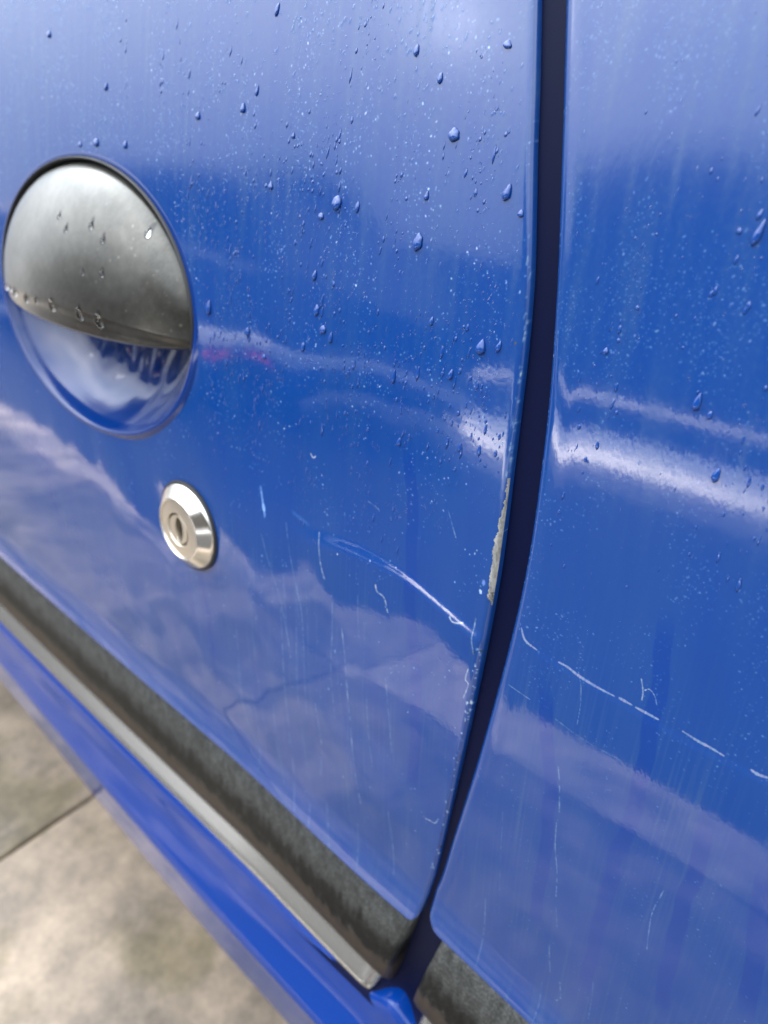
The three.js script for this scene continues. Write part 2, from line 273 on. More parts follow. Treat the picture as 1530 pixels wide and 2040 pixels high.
const M = {
  door: paintMat(dm), rear: paintMat(rm),
  paint: new THREE.MeshPhysicalMaterial({ color: new THREE.Color('rgb(4,47,118)'), roughness: 0.08, ior: 1.58 }),
  sill: new THREE.MeshPhysicalMaterial({ color: new THREE.Color('rgb(3,47,120)'), roughness: 0.07, ior: 1.5, specularIntensity: 0.75 }),
  cup: new THREE.MeshPhysicalMaterial({ color: new THREE.Color('rgb(5,43,106)'), roughness: 0.11, ior: 1.5, specularIntensity: 0.85 }),
  jamb: new THREE.MeshPhysicalMaterial({ color: lin(0.0016, 0.0035, 0.022), roughness: 0.45, ior: 1.5, specularIntensity: 0.148 }),  // car paint darkened: shade of the gap put into the colour
  rubber: new THREE.MeshStandardMaterial({ color: lin(0.012, 0.012, 0.014), roughness: 0.55 }),
  under: new THREE.MeshStandardMaterial({ color: lin(0.02, 0.02, 0.022), roughness: 0.9 }),
  chrome: new THREE.MeshStandardMaterial({ color: lin(0.78, 0.74, 0.68), roughness: 0.13, metalness: 1 }),
  face: new THREE.MeshStandardMaterial({ color: lin(0.72, 0.655, 0.56), roughness: 0.36, metalness: 1 }),  // chrome tinted warm: ground reflection put into the colour
  keyhole: new THREE.MeshStandardMaterial({ color: lin(0.010, 0.009, 0.008), roughness: 0.6 }),
  primer: new THREE.MeshStandardMaterial({ color: lin(0.225, 0.225, 0.212), roughness: 0.75, vertexColors: true }),
  lip: new THREE.MeshStandardMaterial({ color: lin(0.36, 0.345, 0.32), roughness: 0.24, metalness: 0.9 }),
  water: new THREE.MeshPhysicalMaterial({ color: 0xffffff, roughness: 0.0, transmission: 1, thickness: 0.002, ior: 1.33 }),
  bead: new THREE.MeshPhysicalMaterial({ color: lin(0.0015, 0.042, 0.22), roughness: 0.0, ior: 1.5, clearcoat: 0.35, clearcoatRoughness: 0 }),
  film: new THREE.MeshPhysicalMaterial({ color: lin(0.85, 0.94, 1.0), roughness: 0.0, transmission: 1, thickness: 0, ior: 1.38 }),
};

// ---------------------------------------------------------------- the blue car
const car = thing('blue_car', 'flank of a rain-spotted blue car with door, lock, scoop handle and rear panel', 'car');
const Y0 = (b) => b + H0;
const steps = (() => { const d = [0, 0.08, 0.2, 0.4, 0.7, 1.0, 1.4, 1.8, 2.3, 2.7, 3.2]; while (d[d.length - 1] < 320) d.push(d[d.length - 1] + 1.15); while (d[d.length - 1] < 1150) d.push(d[d.length - 1] + 14); return d.map((v) => v / 1000); })();
const rowsUp = (() => { const d = [0, 0.08, 0.2, 0.4, 0.7, 1.0, 1.4, 1.8, 2.3, 2.7, 3.2]; while (d[d.length - 1] < 345) { const v = d[d.length - 1]; d.push(v + (v > 146 && v < 172 ? 0.35 : 1.15)); } while (d[d.length - 1] < 430) d.push(d[d.length - 1] + 10); return d.map((v) => v / 1000); })();
const HANDLE = { x: -0.3245, b: -0.0785, a: 0.0866, h: 0.0586 };
const inHandle = (x, b) => Math.hypot((x - HANDLE.x) / HANDLE.a, (b - HANDLE.b) / HANDLE.h);
function panel(cols, rows, place, zf, U, hole) {
  // place(distance from the rear edge, height above the bottom edge) -> [x, b]; one more column and row turn inwards at the edges
  const nx = cols.length + 1, ny = rows.length + 1, pos = [], uv = [], idx = [];
  for (let j = 0; j < ny; j++) for (let i = 0; i < nx; i++) {
    const [x, b] = place(cols[Math.max(0, i - 1)], rows[Math.max(0, j - 1)]);
    let z = zf(x, b); if (i === 0 || j === 0) z -= 0.009;
    pos.push(x, Y0(b), z); uv.push((x - U.x) / U.w, (b - U.b) / U.h);
  }
  for (let j = 0; j < ny - 1; j++) for (let i = 0; i < nx - 1; i++) {
    const a = j * nx + i, b = a + 1, c = a + nx, d = c + 1;
    if (hole && [a, b, c, d].every((v) => hole(pos[v * 3], pos[v * 3 + 1] - H0))) continue;
    if (place.flip) idx.push(a, b, d, a, d, c); else idx.push(a, d, b, a, c, d);
  }
  return geom(pos, idx, uv);
}
const cornerIn = (h, r) => (h >= r ? 0 : r - Math.sqrt(r * r - (r - h) ** 2));
const placeDoor = (d, h) => { const x0 = doorEdge(-0.15) - d, b = doorBottom(x0) + h; return [doorEdge(b) - cornerIn(h, 0.007) * Math.exp(-d / 0.02) - d, b]; };
const placeRear = (d, h) => { const x0 = rearEdge(-0.25) + d, b = rearBottom(x0) + h; return [rearEdge(b) + cornerIn(h, 0.013) * Math.exp(-d / 0.03) + d, b]; };
placeRear.flip = true;
const door = part('door', panel(steps, rowsUp, placeDoor, doorZ, UVD, (x, b) => inHandle(x, b) < 0.985), M.door, car, 'wet scratched blue door skin creased near its rear edge');
const rear = part('rear_panel', panel(steps.filter((d) => d < 0.45), rowsUp, placeRear, rearZ, UVR), M.rear, car, 'blue rear quarter panel with a broken white scuff line');

{ // bare strip where the paint has come off the door edge
  const L = curve(pts4(CHIPL), 16), rnd = random(5), n = L.length, pos = [], idx = [], col = [];
  for (let i = 0; i < n; i++) {
    const b = L[i][1], s = i / (n - 1), rag = 0.00045 * N(b / 0.0016, 3) + 0.00035 * N(b / 0.0006, 5) + 0.00018 * (rnd() - 0.5);
    const xe = doorEdge(b) - 0.0001, w = Math.max(0.00022, 0.78 * (xe - L[i][0]) * (0.55 + 0.45 * smooth(0, 0.3, s)) * smooth(1.0, 0.9, s) + rag);
    for (let k = 0; k <= 6; k++) {
      const x = xe - w * (1 - k / 6); pos.push(x, Y0(b), doorZ(x, b) + (k ? 0.00008 : -0.00005));
      const c = (k === 0 ? 0.25 : 0.9 + 0.5 * N(b / 0.004, k * 0.4) + 0.5 * N(b / 0.0009, k * 0.9)) * (s > 0.85 && N(b / 0.0012, k) > 0.05 ? 0.4 : 1); const rust = smooth(0.1, 0.4, N(b / 0.005, 11 + k * 0.5)) * 0.15; col.push(c, c * (1 - 0.3 * rust), c * (1 - 0.6 * rust));
    }
  }
  for (let i = 0; i < n - 1; i++) for (let k = 0; k < 6; k++) { const a = i * 7 + k; idx.push(a, a + 7, a + 8, a, a + 8, a + 1); }
  const cg = geom(pos, idx); cg.setAttribute('color', new THREE.Float32BufferAttribute(col, 3));
  part('bare_edge', cg, M.primer, door, 'bare grey metal where paint flaked off the edge');
}

// inside of the gap
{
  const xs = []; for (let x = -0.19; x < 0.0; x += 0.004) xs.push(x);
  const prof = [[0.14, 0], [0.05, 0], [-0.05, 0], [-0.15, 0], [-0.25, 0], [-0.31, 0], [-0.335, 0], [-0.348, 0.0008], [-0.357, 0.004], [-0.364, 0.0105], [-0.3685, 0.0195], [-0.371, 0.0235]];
  part('door_jamb', along(xs, curve(prof, 5), (x, b, z) => [x, Y0(b), base(x, b) - 0.0028 + z * 0.62]), M.jamb, car, 'door jamb in the gap, its shade put into the dark blue colour');
}

// rubbing strips
const stripMap = (seed) => canvasTexture(2048, 256, (ctx, w, h) => pixels(ctx, w, h, (i, j) => {
  const v = j / h, x = i / w * 0.62, edge = 0.55 + 0.035 * N(x / 0.03, seed) + 0.03 * N(x / 0.007, 2 + seed);
  const grain = N(i / 2.4, j / 3.2, seed + 5), mott = N(x / 0.0028, v * 12, seed + 1), runs = N(x / 0.003, v * 2.2, seed + 2);
  const black = smooth(0.26, 0.46, v + 0.10 * mott + 0.06 * runs) * smooth(edge + 0.10, edge - 0.04, v + 0.09 * mott + 0.10 * grain);   // worn dark band of speckles
  const up = 1 - smooth(edge - 0.04, edge + 0.05, v + 0.05 * mott), br = 7 * N(x / 0.02, v * 3, seed + 3) + 4 * runs + 3 * grain;
  const g = lerp(58 + 15 * mott + 24 * grain + 40 * smooth(0.14, 0.0, v), 11 + 36 * Math.max(0, grain + 0.4 * mott), black);
  const low = [54 + br, 46 + br, 38 + br], top = [g, g + 1, g];  // lower half brown: dust, plus ground reflection put into the colour
  return [0, 1, 2].map((k) => clamp(lerp(low[k], top[k], up), 8, 170));
}));
const stripProfile = curve([[-0.2865, -0.0045], [-0.2900, -0.0005], [-0.2930, 0.0022], [-0.3000, 0.0048], [-0.3120, 0.0072], [-0.3250, 0.0084], [-0.3380, 0.0078], [-0.3470, 0.0056], [-0.3520, 0.0022], [-0.3530, -0.004]], 4);
function strip(name, x0, x1, seed, slant, drop, label) {
  const xs = []; const n = Math.round((x1 - x0) / 0.003); for (let i = 0; i <= n; i++) xs.push(lerp(x0, x1, i / n));
  const m = new THREE.MeshPhysicalMaterial({ map: stripMap(seed), roughness: 0.5, specularIntensity: 0.3, bumpMap: null });
  const P = stripProfile, last = P.length - 1, len = [0]; for (let k = 1; k <= last; k++) len.push(len[k - 1] + Math.hypot(P[k][0] - P[k - 1][0], P[k][1] - P[k - 1][1]));
  // rear or front end closed by a flat cap: the profile is drawn in towards its middle at the ends
  const ends = [[x0 - 0.0001, 0.0], [x0, 0.6], [x0 + 0.0006, 0.93]], tail = [[x1 - 0.0006, 0.93], [x1, 0.6], [x1 + 0.0001, 0.0]];
  const all = [...ends, ...xs.slice(1, -1).map((x) => [x, 1]), ...tail];
  const g = sheet(all.length, P.length, (i, j) => {
    const [b, z] = P[last - j], [x, k] = all[i], t = (b + 0.29) / -0.063;
    const end = smooth(0.012, 0, slant > 0 ? x1 - x : x - x0);
    return [x - 0.013 * t * (slant ? smooth(0.05, 0, slant > 0 ? x1 - x : x - x0) : 0), Y0(b + drop(x)), base(x, -0.3) + lerp(-0.006, z, k) - 0.0006 * end];
  }, (i, j, q) => [(q[0] + 0.62) / 0.62, 1 - len[last - j] / len[last]]);
  return part(name, g, m, car, label);
}
strip('rubbing_strip', -1.25, -0.1125, 3.3, 1, (x) => doorBottom(x) + 0.2885 + 0.0005, 'weathered black rubbing strip along the door');
strip('rubbing_strip_001', -0.0985, 0.36, 8.6, -1, (x) => rearBottom(x) + 0.2885, 'short weathered rubbing strip below the rear panel');

// ledge below the strip, made bright metal to imitate sky reflected on paint
function ledge(name, x0, x1, drop, label) {
  const xs = []; const n = Math.round((x1 - x0) / 0.0015); for (let i = 0; i <= n; i++) xs.push(lerp(x0, x1, i / n));
  const prof = curve([[-0.3505, -0.004], [-0.3515, 0.0018], [-0.3530, 0.0030], [-0.3560, 0.0058], [-0.3595, 0.0090], [-0.3612, 0.0098], [-0.3630, 0.0088], [-0.3645, 0.004]], 4);
  const g = along(xs, prof, (x, b, z) => { const e = Math.min(smooth(0, 0.004, x1 - x), smooth(0, 0.004, x - x0)); return [x, Y0(lerp(-0.352, b, 0.3 + 0.7 * e) + drop(x) + (x0 < -1 ? 0.005 * smooth(-0.143, -0.128, x) ** 2 : 0)), base(x, -0.3) + lerp(-0.005, z, e)]; });
  return part(name, g, M.lip, car, label);
}
ledge('sill_ledge', -1.25, -0.128, (x) => (doorBottom(x) + 0.2885) * 0.8, 'bright narrow ledge under the door strip');
ledge('sill_ledge_001', -0.108, 0.36, (x) => (rearBottom(x) + 0.2885) * 0.9, 'bright narrow ledge under the rear strip');

// sill
{
  const xs = []; for (let x = -1.25; x <= 0.40; x += x > -0.17 && x < -0.07 ? 0.0015 : 0.01) xs.push(x);
  const prof = curve([[-0.3615, -0.006], [-0.3622, 0.0060], [-0.3638, 0.0100], [-0.3700, 0.0122], [-0.3800, 0.0136], [-0.3860, 0.0146], [-0.3960, 0.0170], [-0.4020, 0.0186], [-0.4070, 0.0188], [-0.4110, 0.0176], [-0.4180, 0.0164], [-0.4300, 0.0156], [-0.4450, 0.0144], [-0.4560, 0.0134], [-0.4610, 0.0126], [-0.4636, 0.0100], [-0.4640, 0.004], [-0.4640, -0.03]], 5);
  const down = (x) => lerp((doorBottom(x) + 0.2885) * 0.8, (rearBottom(x) + 0.2885) * 0.9, smooth(-0.125, -0.105, x));
  const flare = (x) => 0.0085 * smooth(-0.65, -0.2, x) - 0.0012;
  part('sill', along(xs, prof, (x, b, z) => [x, Y0(b + down(x) * smooth(-0.41, -0.365, b) + 0.008 * Math.exp(-(((x + 0.119) / 0.0095) ** 2)) * smooth(-0.392, -0.366, b)), base(x, -0.3) + z + flare(x) * smooth(-0.37, -0.42, b)]), M.sill, car, 'blue body sill with rolled lower edge');
}
// the closed body behind the flank keeps light out of the gaps
part('body_shell', mergeGeometries([box(-2.6, 1.3, 0.16, 0.30, -1.55, -0.03), box(-2.6, 1.3, 0.2, 0.9, -1.55, -0.075), box(-2.0, 1.0, 0.9, 1.35, -1.4, -0.2)]), M.under, car);

// ---- scoop handle
const handle = new THREE.Group(); handle.name = 'door_handle'; handle.userData.label = 'oval scoop handle with a weathered grey flap'; car.add(handle);
const E = (r, t) => [HANDLE.x + HANDLE.a * r * Math.cos(t), HANDLE.b + HANDLE.h * r * Math.sin(t)];
{
  const nt = 180, rings = [1.045, 1.03, 1.015, 1.0, 0.985, 0.97, 0.958, 0.948, 0.938, 0.925, 0.905, 0.88, 0.85, 0.81, 0.76, 0.7, 0.63, 0.55, 0.46, 0.36, 0.25, 0.13, 0.02];
  const dz = (r, x, b) => {
    if (r >= 0.985) return -0.0004 + (0.0005 + 0.0009 * smooth(HANDLE.b + 0.01, HANDLE.b - 0.015, b)) * smooth(1.045, 1.0, r);
    const t = clamp((0.985 - r) / 0.985), deep = 0.025 * (1 - Math.pow(1 - t, 6.5));
    const wr = smooth(0.05, 0.3, t) * smooth(-0.385, -0.33, x) * (0.0022 * N((x - b * 0.7) / 0.016, (b + x) / 0.030, 2) + 0.0010 * N((x - b * 0.4) / 0.0072, b / 0.018, 5));
    return 0.0001 + 0.0009 * smooth(HANDLE.b + 0.01, HANDLE.b - 0.015, b) - 0.0012 * smooth(0.985, 0.95, r) - deep + wr;
  };
  const fine = []; for (let i = 0; i < rings.length - 1; i++) for (let k = 0; k < 3; k++) fine.push(lerp(rings[i], rings[i + 1], k / 3)); fine.push(0.02);
  const g = sheet(nt + 1, fine.length, (i, j) => { const [x, b] = E(fine[j], i / nt * 2 * Math.PI); return [x, Y0(b), base(x, b) + dz(fine[j], x, b)]; });
  part('recess_cup', g, M.cup, handle, 'glossy blue bowl below the flap');
  // black seal round the upper half
  const na = 90, prof = [[0.984, -0.001], [0.981, 0.0008], [0.975, 0.0011], [0.967, 0.0006], [0.955, -0.003], [0.945, -0.008], [0.94, -0.014]];
  part('seal', sheet(na + 1, prof.length, (i, j) => { const t = lerp(-0.11, Math.PI + 0.05, i / na), [x, b] = E(prof[j][0], t); return [x, Y0(b), base(x, b) + prof[j][1]]; }), M.rubber, handle, 'black rubber seal round the flap');
}
/** the flap: u from left to right along the lower edge, v from the lower edge up to the arc */
const CH = -0.0845;
function flapPoint(u, v) {
  const s = Math.sin((CH - HANDLE.b) / HANDLE.h), r = 0.948, hx = HANDLE.a * r * Math.cos(Math.asin(s / r));
  const x = HANDLE.x + hx * (2 * u - 1) * 0.999, k = (x - HANDLE.x) / (HANDLE.a * r);
  const top = HANDLE.b + HANDLE.h * r * Math.sqrt(Math.max(0, 1 - k * k)), bot = CH - 0.0012 * (1 - (2 * u - 1) ** 2);
  const vv = Math.max(0, v), b = lerp(bot, Math.max(bot + 0.0005, top), vv);
  const q = clamp(1 - Math.abs(2 * u - 1) ** 3), ro = Math.min(1, inHandle(x, Math.max(b, HANDLE.b)) / 0.948);
  let z = base(x, b) - 0.0040 + 0.0195 * Math.sqrt(1 - ro * ro) - 0.0022 * smooth(0.14, 0, vv);
  z += 0.0012 * smooth(0.10, 0.0, vv) * q;
  if (v < 0) z += -0.012 * smooth(0, 1, -v) ;
  return [x, b - (v < 0 ? 0.0022 * Math.sin(Math.min(1, -v * 3) * Math.PI / 2) : 0), z];
}
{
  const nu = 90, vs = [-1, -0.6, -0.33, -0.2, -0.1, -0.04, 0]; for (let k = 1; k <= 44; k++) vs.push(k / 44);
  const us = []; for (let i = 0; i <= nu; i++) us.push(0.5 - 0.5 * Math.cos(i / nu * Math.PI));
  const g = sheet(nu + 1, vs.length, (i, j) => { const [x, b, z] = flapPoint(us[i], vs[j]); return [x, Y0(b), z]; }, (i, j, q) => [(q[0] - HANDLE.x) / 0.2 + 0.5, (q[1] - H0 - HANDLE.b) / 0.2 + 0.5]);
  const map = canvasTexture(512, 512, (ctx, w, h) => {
    pixels(ctx, w, h, (i, j) => { const n = N(i / 40, j / 40, 3) * 12 + N(i / 9, j / 9, 5) * 8 + N(i / 2.5, j / 2.5, 6) * 7, v = 124 + n - 62 * smooth(0.50, 0.85, (i / w + 0.7 * j / h) / 1.2); return [v + 1, v, v - 4]; });  // darker towards lower right: shade put into the flap colour
    const rnd = random(77); for (let k = 0; k < 900; k++) { ctx.fillStyle = `rgba(170,168,158,${0.1 + 0.4 * rnd() * rnd()})`; const r = 0.4 + rnd() * 0.9; ctx.beginPath(); ctx.arc(rnd() * w, rnd() * h, r, 0, 7); ctx.fill(); }
    FLAP.forEach(([x, b, s], i) => {          // dust washed off where drops sit and have run
      const px = ((M4(x) - HANDLE.x) / 0.2 + 0.5) * w, py = (0.5 - (M4(b) - HANDLE.b) / 0.2) * h, r = M4(s) / 0.2 * w;
      ctx.fillStyle = 'rgba(24,24,25,0.75)'; ctx.beginPath(); ctx.ellipse(px, py - r * 0.3, r * 0.55, r * (0.8 + 0.5 * rnd()), 0.15, 0, 7); ctx.fill();
    });
  });
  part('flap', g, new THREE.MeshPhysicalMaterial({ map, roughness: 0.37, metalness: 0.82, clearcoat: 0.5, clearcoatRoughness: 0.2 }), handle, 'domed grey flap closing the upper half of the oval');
}

// ---- lock
const lock = new THREE.Group(); lock.name = 'door_lock'; lock.userData.label = 'round chrome lock with a vertical key slot'; car.add(lock);
{
  const c = [-0.2468, -0.1620], e = 1e-3, nrm = new THREE.Vector3(-(base(c[0] + e, c[1]) - base(c[0] - e, c[1])) / (2 * e), -(base(c[0], c[1] + e) - base(c[0], c[1] - e)) / (2 * e), 1).normalize();
  lock.position.set(c[0], Y0(c[1]), base(...c) + 0.0002); lock.quaternion.setFromUnitVectors(new THREE.Vector3(0, 0, 1), nrm);
  const turned = (p, seg = 72) => new THREE.LatheGeometry(p.map(([r, y]) => new THREE.Vector2(r, y)), seg).rotateX(Math.PI / 2);
  part('gasket', turned([[0.0202, -0.001], [0.0207, 0.0003], [0.0203, 0.0011], [0.0190, 0.0012], [0.0188, -0.001]].reverse()), M.rubber, lock);
  part('ring', turned([[0.0192, 0.0], [0.0195, 0.0010], [0.0192, 0.0017], [0.0186, 0.0022], [0.0142, 0.0056], [0.0137, 0.0058], [0.0132, 0.0056], [0.0130, 0.004]].reverse()), M.chrome, lock, 'bevelled chrome ring');
  const f = part('lock_face', turned([[0.0131, 0.0052], [0.0100, 0.0056], [0.0080, 0.0057], [0.0076, 0.0055], [0.0074, 0.0040]].reverse()), M.face, lock, 'flat chrome lock face, warm ground reflection put into its colour');
  part('plug_groove', turned([[0.0077, 0.0030], [0.0050, 0.0030]].reverse()), M.keyhole, lock);
  const sh = new THREE.Shape(); sh.absarc(0, 0, 0.0064, 0, Math.PI * 2);
  const slot = new THREE.Path(); slot.absellipse(0.0003, 0, 0.0030, 0.0060, 0, Math.PI * 2, true); sh.holes.push(slot);
  part('lock_plug', new THREE.ExtrudeGeometry(sh, { depth: 0.0022, bevelEnabled: true, bevelSize: 0.0002, bevelThickness: 0.0002, bevelSegments: 2, curveSegments: 40 }).translate(0, 0, 0.0030), M.face, lock, 'small plug with an upright slot');
  part('keyhole', new THREE.CylinderGeometry(0.0069, 0.0069, 0.001, 32).rotateX(Math.PI / 2).translate(0, 0, 0.0022), M.keyhole, lock);
  part('dust_shutter', new THREE.BoxGeometry(0.0014, 0.0094, 0.0012).rotateY(0.3).translate(0.0021, 0, 0.0034), M.face, lock);
}

// ---------------------------------------------------------------- ground
const concrete = (r, g, b, seed) => {
  const map = canvasTexture(1024, 1024, (ctx, w, h) => pixels(ctx, w, h, (i, j) => {
    const n = N(i / 190, j / 190, seed) * 0.26 + N(i / 60, j / 60, seed + 1) * 0.20 + N(i / 17, j / 17, seed + 2) * 0.13 + N(i / 5, j / 5, seed + 3) * 0.10;
    const stain = smooth(-0.15, 0.5, N(i / 150, j / 110, seed + 8) + 0.4 * N(i / 45, j / 40, seed + 9) + 0.15 * N(i / 11, j / 11, seed)), k = (1 + n) * (1 - 0.22 * stain);   // damp patches
    return [clamp(r * k, 0, 255), clamp(g * k * (1 - 0.02 * n), 0, 255), clamp(b * k * (1 - 0.05 * n - 0.10 * stain), 0, 255)];
  }));
  return new THREE.MeshPhysicalMaterial({ map, roughness: 0.55 });
};
const ground = part('road', new THREE.PlaneGeometry(160, 160).rotateX(-Math.PI / 2).translate(0, -0.004, 0), new THREE.MeshStandardMaterial({ color: lin(0.03, 0.03, 0.031), roughness: 0.5 }), scene);
ground.userData.kind = 'structure';
const pavement = new THREE.Group(); pavement.name = 'pavement'; pavement.userData.kind = 'structure'; scene.add(pavement);
{
  const mats = [concrete(124, 113, 99, 1.5), concrete(130, 116, 101, 4.5), concrete(176, 160, 147, 7.5)], rnd = random(9);
  part('joint_bed', box(-6, 4, -0.045, 0.006, -2.2, 0.74), new THREE.MeshStandardMaterial({ color: lin(0.05, 0.044, 0.036), roughness: 0.95 }), pavement);
  const xs = [-5.2, -4.32, -3.44, -2.56, -1.54, -0.657, 0.22, 1.1, 1.98, 2.86], zs = [-2.1, -1.22, -0.34, 0.57, 0.74];
  let n = 0;
  for (let i = 0; i < xs.length - 1; i++) for (let k = 0; k < zs.length - 1; k++) {
    const row = [0, 0, 1, 2][k];
    const g = box(xs[i] + 0.002, xs[i + 1] - 0.002, -0.04, 0.016 + 0.0015 * rnd(), zs[k] + 0.002, zs[k + 1] - 0.002, 0.003), p = g.attributes.position, uv = g.attributes.uv, du = rnd() * 3, dv = rnd() * 3;
    for (let v = 0; v < p.count; v++) uv.setXY(v, p.getX(v) * 1.15 + du, p.getZ(v) * 1.15 + dv);
    part(n ? 'paving_slab_' + String(n).padStart(3, '0') : 'paving_slab', g, mats[row], pavement); n++;
  }
}

// ---------------------------------------------------------------- what the paint mirrors from across the way
{
  [[3.7, 5.0, 0.16], [5.0, 6.4, 0.34], [6.4, 8.0, 0.75]].forEach(([z0, z1, a], i) => {      // unseen paving, made paler in steps so the band mirrored in the paint fades
    const f = part(['lay_by', 'footpath', 'forecourt'][i], box(-40, 16, -0.045, 0.004 + 0.006 * i, z0, z1), new THREE.MeshPhysicalMaterial({ color: lin(a, a * 0.98, a * 0.94), roughness: 0.5 }), scene);
    f.userData.kind = 'structure';
  });
  const dark = new THREE.MeshStandardMaterial({ color: lin(0.045, 0.045, 0.047), roughness: 0.9 }), pale = new THREE.MeshStandardMaterial({ color: lin(0.5, 0.47, 0.44), roughness: 0.9 });
  const house = thing('house', 'dark house front across the street, seen only mirrored in the paint', 'house');
  part('wall', box(-5.9, 16, 0, 4.3, 9.4, 14), dark, house);
  const roof = new THREE.Shape([[-5.9, 4.3], [16.4, 4.3], [13, 5.0], [-5.0, 5.0]].map((p) => new THREE.Vector2(...p)));
  part('roof', new THREE.ExtrudeGeometry(roof, { depth: 4.6, bevelEnabled: false }).translate(0, 0, 9.4), dark, house);
  const far = thing('pale_house', 'pale rendered house beyond the dark one, seen only mirrored in the paint', 'house');
  part('wall', box(-40, -16, 0, 2.5, 11, 15), pale, far);
  const shed = thing('garden_shed', 'low dark shed between tree and house, seen only mirrored in the paint', 'shed');
  part('wall', box(-10, -5.95, 0, 2.9, 9.6, 13), dark, shed);
  const tree = thing('tree', 'round dark tree across the street, seen only mirrored in the paint', 'tree');
  part('trunk', new THREE.CylinderGeometry(0.14, 0.22, 2.2, 12).translate(-12, 1.1, 10), dark, tree);
  const rnd = random(71), leaf = [], q = new THREE.Object3D();
  for (let k = 0; k < 2600; k++) {
    const u = rnd() * 2 - 1, a = rnd() * 6.2832, r = Math.cbrt(0.25 + 0.75 * rnd()), s = Math.sqrt(1 - u * u), lump = 1 + 0.22 * N(Math.cos(a) * s * 2.2, u * 2.2, Math.sin(a) * s * 2.2);
    q.position.set(-12.2 + 2.7 * r * lump * s * Math.cos(a), 2.7 + 1.75 * r * lump * u, 10 + 1.5 * r * lump * s * Math.sin(a)); q.rotation.set(rnd() * 6, rnd() * 6, rnd() * 6); q.scale.setScalar(0.7 + 0.6 * rnd()); q.updateMatrix();
    leaf.push(new THREE.CircleGeometry(0.16, 5).scale(1, 0.6, 1).applyMatrix4(q.matrix));
  }
  part('crown', mergeGeometries(leaf), new THREE.MeshStandardMaterial({ color: lin(0.022, 0.035, 0.014), roughness: 0.8, side: THREE.DoubleSide }), tree);
  const steel = new THREE.MeshStandardMaterial({ color: lin(0.62, 0.62, 0.63), roughness: 0.42, metalness: 1 });  // for two added barriers that reflect bright sky into the blue paint
  const bank = thing('added_low_barrier', 'added low steel barrier, unseen, put in to mirror sky as a white band in the paint', 'barrier');
  const kx = []; for (let x = -40; x <= 16; x += 0.5) kx.push(x);
  part('barrier_face', along(kx, curve([[0.32, 5.7], [0.36, 5.30], [0.345, 5.18], [0.26, 5.03], [0.14, 4.93], [0.04, 4.88], [-0.01, 4.87]], 4), (x, y, z) => [x, y, z]), steel, bank);
  const rail = thing('added_rail_barrier', 'added steel barrier, unseen, put in to mirror sky as pale lines in the paint', 'barrier');
  const rx = []; for (let x = -40; x <= 16; x += 0.5) rx.push(x);
  part('beam', along(rx, [[0.74, 0.06], [0.73, 0.0], [0.68, -0.04], [0.62, -0.04], [0.60, 0.0]], (x, y, z) => [x, y + 0.02, 7.7 + z]), steel, rail);
  for (let x = -38; x < 16; x += 2) part('post', box(x - 0.05, x + 0.05, 0, 0.7, 7.76, 7.86), steel, rail);
}
